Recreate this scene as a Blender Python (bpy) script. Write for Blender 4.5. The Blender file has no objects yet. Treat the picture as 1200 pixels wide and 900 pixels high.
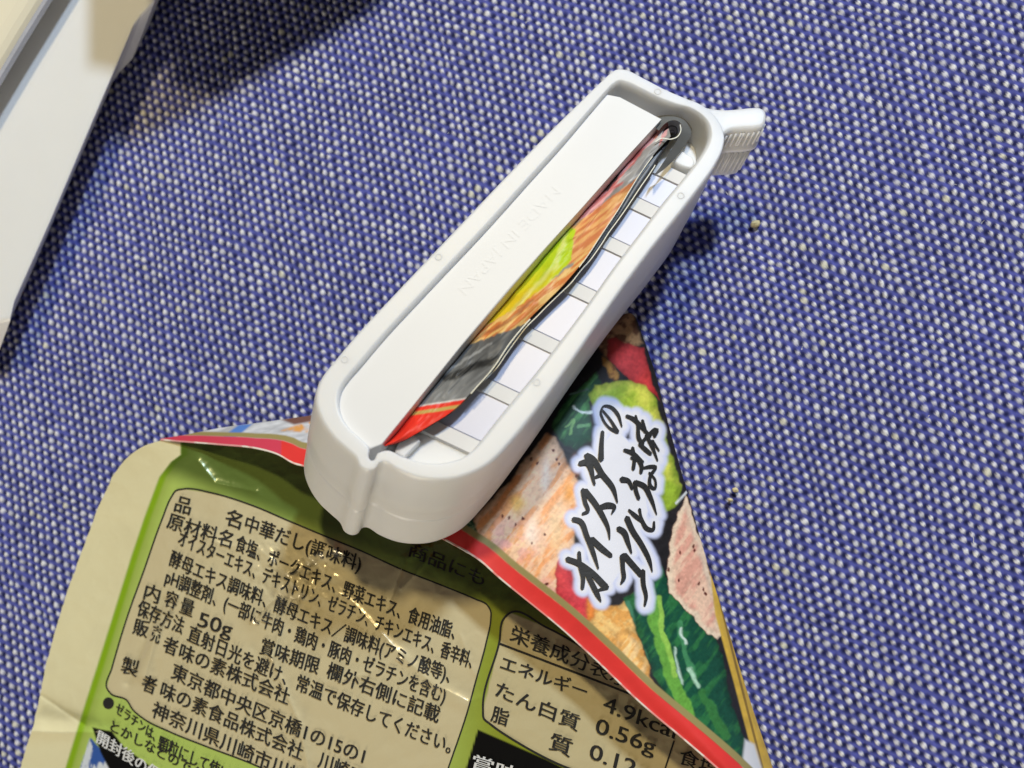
import bpy, math
import numpy as np
from mathutils import Vector, Matrix

# ------------------------------------------------------------------ camera, world, lamps (1 unit = 1 cm)
sc = bpy.context.scene
sc.unit_settings.system = 'METRIC'
sc.unit_settings.scale_length = 0.01
F, CX, CY, DIST = 1400.0, 600.0, 450.0, 23.3           # focal length and centre in photo pixels, distance to the cloth
ZC = np.array([-0.16502, 0.08365, 0.98274]); ZC /= np.linalg.norm(ZC)   # cloth normal seen from the camera
XC = np.array([1.0, 0, 0]); XC = XC - XC @ ZC * ZC; XC /= np.linalg.norm(XC)
YC = np.cross(ZC, XC)
RW = np.array([XC, YC, ZC])                             # camera -> world rotation
CAM = -DIST * (RW @ np.array([0, 0, -1.0]))
cam_data = bpy.data.cameras.new('camera')
cam_data.sensor_width = 36.0; cam_data.sensor_fit = 'HORIZONTAL'
cam_data.lens = F / 1200.0 * 36.0
cam_data.clip_start = 0.5; cam_data.clip_end = 600
cam_data.dof.use_dof = True
cam_data.dof.focus_distance = 21.4
cam_data.dof.aperture_fstop = 0.14
cam = bpy.data.objects.new('camera', cam_data)
m4 = Matrix([list(RW[0]) + [CAM[0]], list(RW[1]) + [CAM[1]], list(RW[2]) + [CAM[2]], [0, 0, 0, 1]])
cam.matrix_world = m4
sc.collection.objects.link(cam); sc.camera = cam

world = bpy.data.worlds.new('World'); sc.world = world; world.use_nodes = True
bg = world.node_tree.nodes['Background']
bg.inputs[0].default_value = (1.0, 0.95, 0.88, 1); bg.inputs[1].default_value = 0.07

def lamp(name, azimuth, elevation, dist, size, energy, colour):
    l = bpy.data.lights.new(name, 'AREA'); l.shape = 'DISK'; l.size = size; l.energy = energy; l.color = colour
    o = bpy.data.objects.new(name, l); sc.collection.objects.link(o)
    a, e = math.radians(azimuth), math.radians(elevation)
    d = Vector((math.cos(a) * math.cos(e), math.sin(a) * math.cos(e), math.sin(e)))
    o.location = d * dist
    o.rotation_euler = (-d).to_track_quat('-Z', 'Y').to_euler()
    return o
# azimuth: 90 = top of the picture, 0 = right
lamp('warm_ceiling_lamp', 84, 55, 130, 10, 81000, (1.0, 0.82, 0.48))
lamp('cool_desk_lamp', 61, 43, 130, 10, 123000, (0.66, 0.80, 1.0))
lamp('warm_fill_light', 246, 8, 160, 50, 135000, (1.0, 0.90, 0.73))  # added low fill that brightens the clip's near wall, no actual lamp there

sc.view_settings.view_transform = 'Standard'
try: sc.view_settings.look = 'None'
except Exception: pass
sc.view_settings.exposure = 0.0; sc.view_settings.gamma = 1.0
sc.view_settings.use_curve_mapping = False
sc.cycles.use_denoising = True
sc.cycles.max_bounces = 8

# ------------------------------------------------------------------ helpers
rng = np.random.RandomState(7)
def rays(px, py):
    px = np.asarray(px, float); py = np.asarray(py, float)
    d = np.stack([(px - CX) / F, -(py - CY) / F, -np.ones_like(px)], -1)
    return d @ RW.T
def U(px, py, z):
    """world point(s) at height z whose picture position is px, py"""
    d = rays(px, py); z = np.asarray(z, float)
    t = (z - CAM[2]) / d[..., 2]
    return CAM + d * t[..., None]
def proj(P):
    c = (np.asarray(P) - CAM) @ RW
    return CX + F * c[..., 0] / -c[..., 2], CY - F * c[..., 1] / -c[..., 2]
def lin(c):
    c = np.asarray(c, float) / 255.0
    return np.where(c <= 0.04045, c / 12.92, ((c + 0.055) / 1.055) ** 2.4)
def spline(pts, n, closed=False):
    """Catmull-Rom through pts, resampled to n points evenly by length"""
    P = np.asarray(pts, float); k = len(P)
    idx = range(k) if closed else range(k - 1)
    out = []
    for i in idx:
        if closed: p0, p1, p2, p3 = P[(i - 1) % k], P[i], P[(i + 1) % k], P[(i + 2) % k]
        else: p0, p1, p2, p3 = P[max(i - 1, 0)], P[i], P[i + 1], P[min(i + 2, k - 1)]
        a, b = max(np.linalg.norm(p2 - p1), 1e-9), 1
        # centripetal-like tangents so that uneven spacing does not overshoot
        d0 = max(np.linalg.norm(p1 - p0), 1e-9); d2 = max(np.linalg.norm(p3 - p2), 1e-9)
        m1 = (p2 - p1) if np.allclose(p0, p1) else a * ((p2 - p1) / a * d0 + (p1 - p0) / d0 * a) / (a + d0)
        m2 = (p2 - p1) if np.allclose(p2, p3) else a * ((p2 - p1) / a * d2 + (p3 - p2) / d2 * a) / (a + d2)
        for t in np.linspace(0, 1, 12, endpoint=False):
            h = (2*t**3-3*t**2+1, t**3-2*t**2+t, -2*t**3+3*t**2, t**3-t**2)
            out.append(h[0]*p1 + h[1]*m1 + h[2]*p2 + h[3]*m2)
    out.append(P[0] if closed else P[-1])
    out = np.array(out)
    s = np.r_[0, np.cumsum(np.linalg.norm(np.diff(out[:, :2], axis=0), axis=1))]
    q = np.linspace(0, s[-1], n + 1)[:-1] if closed else np.linspace(0, s[-1], n)
    return np.stack([np.interp(q, s, out[:, j]) for j in range(out.shape[1])], 1)
def mesh_obj(name, verts, faces, mat, parent=None, smooth=True, cols=None):
    me = bpy.data.meshes.new(name)
    me.from_pydata([tuple(map(float, v)) for v in verts], [], [tuple(map(int, f)) for f in faces])
    if cols is not None:
        at = me.color_attributes.new('print', 'FLOAT_COLOR', 'POINT')
        c4 = np.ones((len(verts), 4), np.float32); c4[:, :3] = cols
        at.data.foreach_set('color', c4.ravel())
    if smooth: me.polygons.foreach_set('use_smooth', [True] * len(me.polygons))
    me.update()
    o = bpy.data.objects.new(name, me); sc.collection.objects.link(o)
    if mat: me.materials.append(mat)
    if parent: o.parent = parent
    return o
def grid_faces(nu, nv, closed_u=False):
    f = []
    for i in range(nu if closed_u else nu - 1):
        j = (i + 1) % nu
        for k in range(nv - 1):
            f.append((i*nv + k, i*nv + k + 1, j*nv + k + 1, j*nv + k))
    return f
def empty(name, loc):
    o = bpy.data.objects.new(name, None); o.location = loc; o.empty_display_size = 0.5
    sc.collection.objects.link(o); return o
def tag(o, label, cat, group=None):
    o['label'] = label; o['category'] = cat
    if group: o['group'] = group
    return o
def adopt(child, parent):
    child.parent = parent
    loc = Vector(); q = parent
    while q is not None: loc = loc + q.location; q = q.parent
    child.location = child.location - loc
    return child

def hash2(i, j, s):
    v = np.sin(i * 127.1 + j * 311.7 + s * 74.7) * 43758.5453
    return v - np.floor(v)
def vnoise(x, y, s=0):
    i, j = np.floor(x), np.floor(y); u, v = x - i, y - j
    u, v = u*u*(3-2*u), v*v*(3-2*v)
    return (hash2(i, j, s)*(1-u)+hash2(i+1, j, s)*u)*(1-v) + (hash2(i, j+1, s)*(1-u)+hash2(i+1, j+1, s)*u)*v
def fbm(x, y, s=0, o=4):
    t = 0; a = 0.5
    for k in range(o):
        t = t + a * vnoise(x, y, s + k*3.1); x = x*2.03; y = y*2.03; a *= 0.5
    return t / (1 - 0.5**o)
def sdf(poly, x, y):
    """signed distance to a polygon, positive inside"""
    P = np.asarray(poly, float); d = np.full(x.shape, 1e9); ins = np.zeros(x.shape, bool)
    for a, b in zip(P, np.roll(P, -1, 0)):
        ex, ey = b - a; wx, wy = x - a[0], y - a[1]
        t = np.clip((wx*ex + wy*ey) / (ex*ex + ey*ey + 1e-12), 0, 1)
        d = np.minimum(d, np.hypot(wx - ex*t, wy - ey*t))
        c = ((a[1] <= y) != (b[1] <= y))
        ins ^= c & (x < a[0] + (y - a[1]) * ex / (ey if abs(ey) > 1e-9 else 1e-9))
    return np.where(ins, d, -d)
def smooth01(v, lo, hi):
    t = np.clip((v - lo) / (hi - lo), 0, 1); return t*t*(3-2*t)
def seg_dist(pts, x, y):
    P = np.asarray(pts, float); d = np.full(x.shape, 1e9)
    for a, b in zip(P[:-1], P[1:]):
        ex, ey = b - a; wx, wy = x - a[0], y - a[1]
        t = np.clip((wx*ex + wy*ey) / (ex*ex + ey*ey + 1e-12), 0, 1)
        d = np.minimum(d, np.hypot(wx - ex*t, wy - ey*t))
    return d

# ------------------------------------------------------------------ materials
def new_mat(name):
    m = bpy.data.materials.new(name); m.use_nodes = True
    return m, m.node_tree.nodes, m.node_tree.links, m.node_tree.nodes['Principled BSDF']
def plastic(name, col, rough=0.38, sss=0.0, bump=0.02, scale=60, mott=0.02):
    m, n, l, b = new_mat(name)
    b.inputs['Roughness'].default_value = rough
    b.inputs['Specular IOR Level'].default_value = 0.45
    tc = n.new('ShaderNodeTexCoord')
    nz = n.new('ShaderNodeTexNoise'); nz.inputs['Scale'].default_value = 1.3; nz.inputs['Detail'].default_value = 4
    l.new(tc.outputs['Object'], nz.inputs['Vector'])
    mx = n.new('ShaderNodeMix'); mx.data_type = 'RGBA'
    mx.inputs['A'].default_value = (*[c*(1-mott) for c in col], 1); mx.inputs['B'].default_value = (*[min(1, c*(1+mott)) for c in col], 1)
    l.new(nz.outputs['Fac'], mx.inputs['Factor']); l.new(mx.outputs['Result'], b.inputs['Base Color'])
    if sss:
        b.inputs['Subsurface Weight'].default_value = sss
        b.inputs['Subsurface Radius'].default_value = (1.0, 0.92, 0.8); b.inputs['Subsurface Scale'].default_value = 0.4
    n2 = n.new('ShaderNodeTexNoise'); n2.inputs['Scale'].default_value = scale; n2.inputs['Detail'].default_value = 2
    l.new(tc.outputs['Object'], n2.inputs['Vector'])
    bp = n.new('ShaderNodeBump'); bp.inputs['Strength'].default_value = bump; bp.inputs['Distance'].default_value = 0.02
    l.new(n2.outputs['Fac'], bp.inputs['Height']); l.new(bp.outputs['Normal'], b.inputs['Normal'])
    return m
def printed(name, rough=0.3, bump=0.25, scale=6, metallic=0.0, spec=0.5):
    m, n, l, b = new_mat(name)
    at = n.new('ShaderNodeVertexColor'); at.layer_name = 'print'
    l.new(at.outputs['Color'], b.inputs['Base Color'])
    b.inputs['Roughness'].default_value = rough; b.inputs['Metallic'].default_value = metallic
    b.inputs['Specular IOR Level'].default_value = spec
    tc = n.new('ShaderNodeTexCoord')
    n2 = n.new('ShaderNodeTexNoise'); n2.inputs['Scale'].default_value = scale; n2.inputs['Detail'].default_value = 5; n2.inputs['Distortion'].default_value = 0.6
    l.new(tc.outputs['Object'], n2.inputs['Vector'])
    bp = n.new('ShaderNodeBump'); bp.inputs['Strength'].default_value = bump; bp.inputs['Distance'].default_value = 0.03
    l.new(n2.outputs['Fac'], bp.inputs['Height']); l.new(bp.outputs['Normal'], b.inputs['Normal'])
    return m
M_WHITE = plastic('white_plastic', (0.79, 0.79, 0.785), 0.40, 0.75)
M_WHITE_S = plastic('white_plastic_solid', (0.77, 0.77, 0.77), 0.42)
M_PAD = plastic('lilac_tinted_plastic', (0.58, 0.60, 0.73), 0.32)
M_RIB = plastic('rib_plastic', (0.70, 0.69, 0.675), 0.5)
M_TRAY = plastic('tray_plastic', (0.84, 0.84, 0.82), 0.34, 0.2, 0.01)
M_CREAM = plastic('cream_plastic', (0.86, 0.80, 0.62), 0.4, 0.1)
M_RIM = plastic('frosted_rim', (0.42, 0.43, 0.48), 0.5, 0.1, 0.3, 14, 0.25)
M_DARKBOX = plastic('dark_plastic', (0.05, 0.05, 0.05), 0.5)
M_INK = plastic('black_ink', (0.016, 0.015, 0.014), 0.6)
M_INKW = plastic('white_ink', (0.75, 0.75, 0.73), 0.4)
M_FILM = printed('printed_film', 0.42, 0.10, 5, 0.0, 0.22)
M_BACK = printed('printed_foil', 0.24, 0.25, 3.2, 0.12, 0.6)
M_FOIL = plastic('dark_inner_film', (0.045, 0.047, 0.052), 0.38, 0, 0.25, 5, 0.4)
M_FOILG = plastic('grey_inner_film', (0.16, 0.165, 0.165), 0.42, 0, 0.2, 5, 0.25)
M_EDGE = plastic('film_cut_edge', (0.72, 0.70, 0.58), 0.4)
M_LINT = plastic('lint_fibre', (0.72, 0.71, 0.70), 0.8)
M_CRUMB = plastic('granule', (0.70, 0.60, 0.33), 0.6, 0, 0.4, 30, 0.2)

m, n, l, b = new_mat('woven_cloth')
at = n.new('ShaderNodeVertexColor'); at.layer_name = 'print'
tc = n.new('ShaderNodeTexCoord'); nz = n.new('ShaderNodeTexNoise'); nz.inputs['Scale'].default_value = 38; nz.inputs['Detail'].default_value = 3
l.new(tc.outputs['Object'], nz.inputs['Vector'])
mul = n.new('ShaderNodeMix'); mul.data_type = 'RGBA'; mul.blend_type = 'MULTIPLY'; mul.inputs['Factor'].default_value = 0.25
l.new(at.outputs['Color'], mul.inputs['A']); l.new(nz.outputs['Fac'], mul.inputs['B'])
l.new(mul.outputs['Result'], b.inputs['Base Color'])
b.inputs['Roughness'].default_value = 0.85; b.inputs['Specular IOR Level'].default_value = 0.2
bp = n.new('ShaderNodeBump'); bp.inputs['Strength'].default_value = 0.5; bp.inputs['Distance'].default_value = 0.02
l.new(nz.outputs['Fac'], bp.inputs['Height']); l.new(bp.outputs['Normal'], b.inputs['Normal'])
M_CLOTH = m
m, n, l, b = new_mat('cloth_underside')
tc = n.new('ShaderNodeTexCoord'); vo = n.new('ShaderNodeTexVoronoi'); vo.inputs['Scale'].default_value = 5.7
cr = n.new('ShaderNodeValToRGB'); cr.color_ramp.elements[0].color = (0.5, 0.5, 0.62, 1); cr.color_ramp.elements[0].position = 0.15
cr.color_ramp.elements[1].color = (0.05, 0.06, 0.22, 1); cr.color_ramp.elements[1].position = 0.45
l.new(tc.outputs['Object'], vo.inputs['Vector']); l.new(vo.outputs['Distance'], cr.inputs['Fac']); l.new(cr.outputs['Color'], b.inputs['Base Color'])
b.inputs['Roughness'].default_value = 0.9
M_UNDER = m

# ------------------------------------------------------------------ the woven cloth
VA = np.array([0.17555, -0.07301]); VB = np.array([0.03315, -0.18722])       # repeat of the weave
def build_cloth():
    K = 6
    c = U(np.array([-90, 1290, 1290, -90.]), np.array([-90, -90, 990, 990.]), np.zeros(4))[:, :2]
    inv = np.linalg.inv(np.stack([VA, VB], 1))
    uv = c @ inv.T
    lo = np.floor(uv.min(0)) - 1; hi = np.ceil(uv.max(0)) + 1
    nu, nv = int(hi[0]-lo[0])*K + 1, int(hi[1]-lo[1])*K + 1
    u = lo[0] + np.arange(nu)/K; v = lo[1] + np.arange(nv)/K
    UU, VV = np.meshgrid(u, v, indexing='ij')
    # threads wander a little
    wu = (vnoise(UU*0.11, VV*0.13, 1)-.5)*0.55 + (vnoise(UU*0.5, VV*0.06, 2)-.5)*0.30
    wv = (vnoise(UU*0.10, VV*0.12, 3)-.5)*0.55 + (vnoise(UU*0.06, VV*0.5, 4)-.5)*0.30
    X = (UU+wu)*VA[0] + (VV+wv)*VB[0]; Y = (UU+wu)*VA[1] + (VV+wv)*VB[1]
    iu, iv = np.round(UU), np.round(VV)
    def knot(iu, iv):
        du = UU - iu - (hash2(iu, iv, 5)-.5)*0.16; dv = VV - iv - (hash2(iu, iv, 6)-.5)*0.16
        x = du*VA[0] + dv*VB[0]; y = du*VA[1] + dv*VB[1]
        ca, sa = math.cos(-0.55), math.sin(-0.55)      # knots a little longer along the thread
        p = (x*ca + y*sa) / 1.03; q = (-x*sa + y*ca) / 1.0
        big = hash2(iu, iv, 9) > 0.988
        r = (0.0505 + 0.016*(hash2(iu, iv, 7)-.5)) * np.where(big, 1.25, 1.0)
        return np.exp(-((p*p + q*q)/(r*r))**1.5), hash2(iu, iv, 8), big
    k, tone, big = knot(iu, iv)
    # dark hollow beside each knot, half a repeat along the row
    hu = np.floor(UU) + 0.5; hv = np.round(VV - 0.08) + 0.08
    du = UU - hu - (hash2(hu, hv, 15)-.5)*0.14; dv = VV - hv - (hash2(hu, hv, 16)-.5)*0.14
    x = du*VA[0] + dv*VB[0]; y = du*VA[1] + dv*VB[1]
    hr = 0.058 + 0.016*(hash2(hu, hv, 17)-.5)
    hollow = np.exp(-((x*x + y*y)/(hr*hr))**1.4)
    ridge = np.cos(2*np.pi*(VV-0.5))*0.5 + 0.5
    Z = 0.034*k*(0.8+0.4*tone) - 0.036*hollow + 0.010*ridge*(1-k) + 0.006*(fbm(UU*1.7, VV*1.7, 20, 3)-.5)
    Z += 0.05*(fbm(UU*0.05, VV*0.05, 30, 2)-.5) - 0.045
    blue = np.stack([0.10+0*X, 0.112+0*X, 0.42+0*X], -1) * (0.8+0.5*fbm(UU*0.7, VV*0.25, 33, 3))[..., None]
    navy = np.array([0.012, 0.014, 0.062])  # shade in the pits beside the knots, put into the colour
    white = np.stack([0.92+0*X, 0.92+0*X, 1.0+0*X], -1) * (0.60+0.38*tone+0.30*fbm(UU*0.9, VV*0.08, 41, 2))[..., None]
    white = np.where(big[..., None], np.array([0.86, 0.84, 0.70]), white)
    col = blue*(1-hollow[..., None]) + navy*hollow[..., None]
    kk = smooth01(k, 0.25, 0.75)[..., None]
    col = col*(1-kk) + white*kk
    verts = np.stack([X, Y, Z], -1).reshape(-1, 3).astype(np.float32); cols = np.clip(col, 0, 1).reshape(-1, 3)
    # keep the part that the picture can see, with a margin
    px, py = proj(verts)
    keep = ((px > -80) & (px < 1280) & (py > -80) & (py < 980)).reshape(nu, nv)
    q = keep[:-1, :-1] & keep[1:, :-1] & keep[:-1, 1:] & keep[1:, 1:]
    I, J = np.nonzero(q)
    base = I*nv + J
    faces = np.stack([base, base+1, base+nv+1, base+nv], 1)[:, ::-1]
    used = np.zeros(nu*nv, bool); used[faces.ravel()] = True
    remap = np.cumsum(used) - 1
    verts = verts[used]; cols = cols[used]; faces = remap[faces]
    # orientation: up
    a, b_, c_ = verts[faces[0][0]], verts[faces[0][1]], verts[faces[0][2]]
    if np.cross(b_-a, c_-a)[2] < 0: faces = faces[:, ::-1]
    me = bpy.data.meshes.new('table_cloth')
    nf = len(faces)
    me.vertices.add(len(verts)); me.vertices.foreach_set('co', verts.ravel())
    me.loops.add(nf*4); me.loops.foreach_set('vertex_index', faces.ravel().astype(np.int32))
    me.polygons.add(nf); me.polygons.foreach_set('loop_start', (np.arange(nf)*4).astype(np.int32))
    me.update(calc_edges=True)
    me.polygons.foreach_set('use_smooth', np.ones(nf, bool))
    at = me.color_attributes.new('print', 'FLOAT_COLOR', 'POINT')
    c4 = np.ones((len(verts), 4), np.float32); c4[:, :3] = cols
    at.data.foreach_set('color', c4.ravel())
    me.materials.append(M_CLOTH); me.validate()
    o = bpy.data.objects.new('table_cloth', me); sc.collection.objects.link(o)
    o['kind'] = 'structure'
    u = mesh_obj('table_top', [(-60, -60, -0.16), (60, -60, -0.16), (60, 60, -0.16), (-60, 60, -0.16)], [(0, 1, 2, 3)], M_UNDER, smooth=False)
    u['kind'] = 'structure'
build_cloth()

# ------------------------------------------------------------------ the white clip
Pf, Pn = U(790, 110, 2.1), U(440, 540, 4.2)           # far and near ends of its top face
AX = Pf - Pn; AXn = AX / np.linalg.norm(AX)
PERP = np.cross(AX, [0, 0, 1.0]); PERP /= np.linalg.norm(PERP)
PERP = PERP + np.array([0, 0, 0.02]); PERP /= np.linalg.norm(PERP)
NT = np.cross(PERP, AXn); NT /= np.linalg.norm(NT)
if NT[2] < 0: NT = -NT
EV = np.array([0.86, 1.15, 1.9]); EH = np.linalg.norm(EV); EV = EV / EH   # direction of the side walls
HT = 2.36
def Q(px, py, d=0.0):
    """point on the clip's top face (or d below it) at a picture position"""
    r = rays(px, py); d = np.asarray(d, float)
    t = ((Pf - CAM) @ NT - d) / (r @ NT)
    return CAM + r * t[..., None]
CLIP_BASE = Vector((*(Q(600, 330) - EV*HT)[:2], 0.0))
clip = tag(empty('bag_clip', CLIP_BASE), 'long white plastic bag clip gripping the folded packet', 'bag clip')

O_PTS = [(432, 551), (423, 547), (417, 536), (405, 525), (390, 511), (377, 492), (370, 472), (371, 455), (377, 441), (390, 424), (409, 401),
         (470, 335), (540, 261), (600, 198), (640, 157), (680, 118), (706, 93), (716, 84), (722, 80.3), (731, 80), (755, 91), (780, 104), (803, 114),
         (822, 122), (836, 133), (846, 147), (850, 160), (848, 174), (840, 191), (820, 220), (800, 246), (765, 290), (733, 333), (700, 380), (670, 424),
         (640, 466), (615, 499), (598, 519), (585, 533), (572, 544), (553, 554), (535, 560), (515, 562), (493, 560), (468, 551), (450, 541), (444, 543), (440, 549)]
I_PTS = [(436, 538), (433, 534), (434, 524), (424, 512), (411, 500), (402, 485), (399, 470), (402, 455), (410, 443), (424, 427), (445, 402),
         (505, 337), (572, 266), (625, 207), (662, 166), (695, 127), (713, 106), (719, 100), (726, 96), (734, 98), (752, 106), (772, 116), (792, 123),
         (808, 127), (821, 135), (829, 145), (831, 157), (828, 168), (820, 182), (800, 208), (783, 228), (750, 271), (719, 312), (688, 356), (658, 396),
         (627, 436), (602, 466), (580, 493), (567, 510), (557, 522), (544, 533), (531, 538), (515, 541), (497, 540), (472, 533), (452, 526), (442, 530), (440, 536)]
NS = 440
def loft(a, b, n):
    """two closed outlines with matching control points -> matching samples"""
    both = np.c_[np.asarray(a, float), np.asarray(b, float)]
    return spline(both, n, True)
OI = loft(O_PTS, I_PTS, NS)
Oo, Ii = OI[:, :2], OI[:, 2:]
WO = Q(Oo[:, 0], Oo[:, 1]); WI = Q(Ii[:, 0], Ii[:, 1])
cen = WO.mean(0)
def ring(t, d, out=0.0):
    P = WO*(1-t) + WI*t
    if out: 
        dirv = WO - WI; dirv /= np.linalg.norm(dirv, axis=1)[:, None]
        P = P + dirv*out
    return P - EV*d
prof = [(0.30, HT, 0), (0.12, HT, 0), (0.03, HT-0.03, 0), (0.0, HT-0.12, 0), (0.0, 1.50, 0.0), (0.0, 1.465, 0.004), (0.0, 1.44, -0.012), (0.0, 1.41, -0.012), (0.0, 1.38, 0.012),
        (0.0, 0.9, 0.008), (0.0, 0.16, 0.0), (0.0, 0.13, 0.0), (0.012, 0.07, 0), (0.04, 0.025, 0), (0.08, 0.004, 0), (0.12, 0.0, 0), (0.16, 0.0, 0), (0.4, 0.0, 0), (0.78, 0.0, 0), (0.82, 0.0, 0),
        (0.87, 0.01, 0), (0.94, 0.035, 0), (0.985, 0.08, 0), (1.0, 0.13, 0), (1.0, 0.16, 0), (1.0, 0.9, 0)]
rings = np.stack([ring(*p) for p in prof], 1)           # NS x len(prof)
shell = mesh_obj('clip_body', rings.reshape(-1, 3), [f[::-1] for f in grid_faces(NS, len(prof), True)], M_WHITE)
# underside of the body
bot = ring(0.30, HT)
shell_bottom = mesh_obj('clip_base', list(bot) + [bot.mean(0)], [(i, (i+1) % NS, NS) for i in range(NS)], M_WHITE)
fl = ring(0.80, 0.64)
floor = mesh_obj('tray_floor', list(fl) + [fl.mean(0)], [((i+1) % NS, i, NS) for i in range(NS)], M_WHITE, smooth=False)
for o in (shell, shell_bottom, floor): adopt(o, clip)

def slab(name, pix, d_top, thick, mat, parent, bev=0.03, n=None, closed_spline=False):
    """a plate with a rounded top edge, its outline given on the clip's top face lowered by d_top"""
    pix = np.asarray(pix, float)
    if n: pix = spline(pix, n, True) if closed_spline else pix
    P = Q(pix[:, 0], pix[:, 1], d_top)
    c = P.mean(0)
    inw = c - P; inw /= np.linalg.norm(inw, axis=1)[:, None]
    R = [P - EV*thick, P - EV*bev, P + inw*bev*0.35 - EV*bev*0.3, P + inw*bev]
    k = len(P); V = np.concatenate(R); Fs = []
    for r in range(3):
        for i in range(k):
            j = (i+1) % k
            Fs.append((r*k+i, r*k+j, (r+1)*k+j, (r+1)*k+i))
    Fs.append(tuple(range(3*k, 4*k)))
    # orient outwards
    a, b_, c_ = V[3*k], V[3*k+1], V[3*k+2]
    nrm = sum((np.cross(V[3*k+i]-c, V[3*k+(i+1) % k]-c) for i in range(k)), np.zeros(3))
    if nrm @ EV < 0: Fs = [f[::-1] for f in Fs]
    o = mesh_obj(name, V, Fs, mat, None, smooth=False)
    return adopt(o, parent)
def dense(poly, step=12):
    P = np.asarray(poly, float); out = []
    for a, b_ in zip(P, np.roll(P, -1, 0)):
        k = max(1, int(np.hypot(*(b_-a))/step))
        for t in range(k): out.append(a + (b_-a)*t/k)
    return np.array(out)
PLATE = [(727, 113), (776, 139), (741, 177), (681, 245), (642, 288), (599, 337), (541, 405), (483, 477), (447, 521), (438, 524), (424, 515), (408, 501), (398, 486), (393, 470), (398, 452), (412, 435),
         (445, 399), (505, 334), (572, 262), (625, 203), (662, 163), (700, 124), (716, 113)]
PLATE = [(x-(0 if q < 9 else 4 if q < 12 or q > 19 else 7), y+(0 if q < 9 else 2 if q < 12 else -3 if q > 19 else -4)) for q, (x, y) in enumerate(PLATE)]   # its left edge runs under the rim
plate = slab('grip_plate', PLATE, 0.11, 0.6, M_WHITE_S, clip, 0.03)
# raised pads in the open half, with channels between them
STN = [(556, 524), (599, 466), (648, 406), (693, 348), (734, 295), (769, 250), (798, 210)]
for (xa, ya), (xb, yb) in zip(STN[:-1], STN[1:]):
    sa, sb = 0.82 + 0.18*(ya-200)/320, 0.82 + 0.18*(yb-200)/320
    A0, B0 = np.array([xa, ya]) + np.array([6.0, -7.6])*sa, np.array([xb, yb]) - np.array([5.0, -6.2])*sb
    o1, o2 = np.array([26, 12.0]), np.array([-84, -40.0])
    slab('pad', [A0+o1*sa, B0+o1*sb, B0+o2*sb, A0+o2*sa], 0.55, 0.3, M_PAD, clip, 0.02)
for (x, y) in STN:
    k_ = 0.82 + 0.18*(y-200)/320
    a = np.array([x+26*k_, y+12*k_]); b_ = np.array([x-84*k_, y-40*k_]); w = np.array([5.6, -7.0])*k_
    slab('rib', [a-w, a+w, b_+w, b_-w], 0.515, 0.3, M_RIB, clip, 0.02)
# raised bar behind the roll and the small ledge at the near end
slab('ledge', spline([(796, 176), (806, 180), (814, 188), (812, 196), (803, 196), (790, 188)], 24, True), 0.42, 0.4, M_WHITE, clip, 0.03)
slab('ledge', [(470, 512), (484, 508), (493, 516), (473, 536), (462, 530)], 0.40, 0.4, M_WHITE, clip, 0.03)

# thumb tab of the latch
TAB = [(808, 124), (801, 114.5), (815, 119.5), (830, 124), (846, 126.2), (866, 125.3), (881, 123.8), (892, 124.3), (898.5, 129), (899.5, 140), (896, 148), (886, 151), (870, 152), (856, 154), (846, 160), (838, 152), (824, 136)]
tp = spline(TAB, 80, True); TW = Q(tp[:, 0], tp[:, 1], 0.03); tcen = TW.mean(0)
tang_ = np.roll(TW, -1, 0) - np.roll(TW, 1, 0); tin = np.cross(NT, tang_); tin /= np.linalg.norm(tin, axis=1)[:, None]
if np.sum(tin*(tcen-TW)) < 0: tin = -tin
tprof = [(0.08, 1.24), (0.04, 1.20), (0.04, 0.60), (0.07, 0.56), (0.02, 0.53), (-0.04, 0.505), (-0.03, 0.46), (0.02, 0.43), (0.02, 0.06), (0.03, 0.025), (0.05, 0.006), (0.08, 0.0)]
TR = np.stack([TW + tin*a - EV*d for a, d in tprof], 1)
tv = list(TR.reshape(-1, 3))
k = len(tprof); tf = [f[::-1] for f in grid_faces(80, k, True)]
tf += [tuple(i*k + k-1 for i in range(80)), tuple(i*k for i in range(80))[::-1]]
tab = adopt(mesh_obj('latch_tab', tv, tf, M_WHITE), clip)
front = [i for i in range(80) if tp[i, 1] > 139 and tp[i, 0] > 846]
front.sort(key=lambda i: tp[i, 0])
for q in np.linspace(0, len(front)-1, 12):
    i = front[int(q)]
    for d0, d1 in ((0.10, 0.40), (0.62, 1.14)):
        c0 = TW[i] + tin[i]*(0.014 if d0 < .3 else .036) - EV*d0; c1 = TW[i] + tin[i]*(0.014 if d0 < .3 else .042) - EV*d1
        tang = np.cross(EV, tin[i]); tang /= np.linalg.norm(tang)
        V = []; r = 0.02
        for c_, sgn in ((c0, 1), (c1, -1)):
            for a in np.linspace(0, np.pi, 6):
                V.append(c_ + tang*r*math.cos(a) - tin[i]*r*1.3*math.sin(a) + tin[i]*0.0)
        Fs = [(j, j+1, 7+j, 6+j) for j in range(5)] + [(5, 4, 3, 2, 1, 0), (6, 7, 8, 9, 10, 11)]
        adopt(mesh_obj('grip_ridge', V, Fs, M_WHITE_S), clip).parent = tab
        o = bpy.context.scene.collection.objects[-1]
for o in [o for o in bpy.data.objects if o.name.startswith('grip_ridge')]:
    o.location = Vector((0, 0, 0)); o.parent = tab
tab.location = -CLIP_BASE

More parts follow.
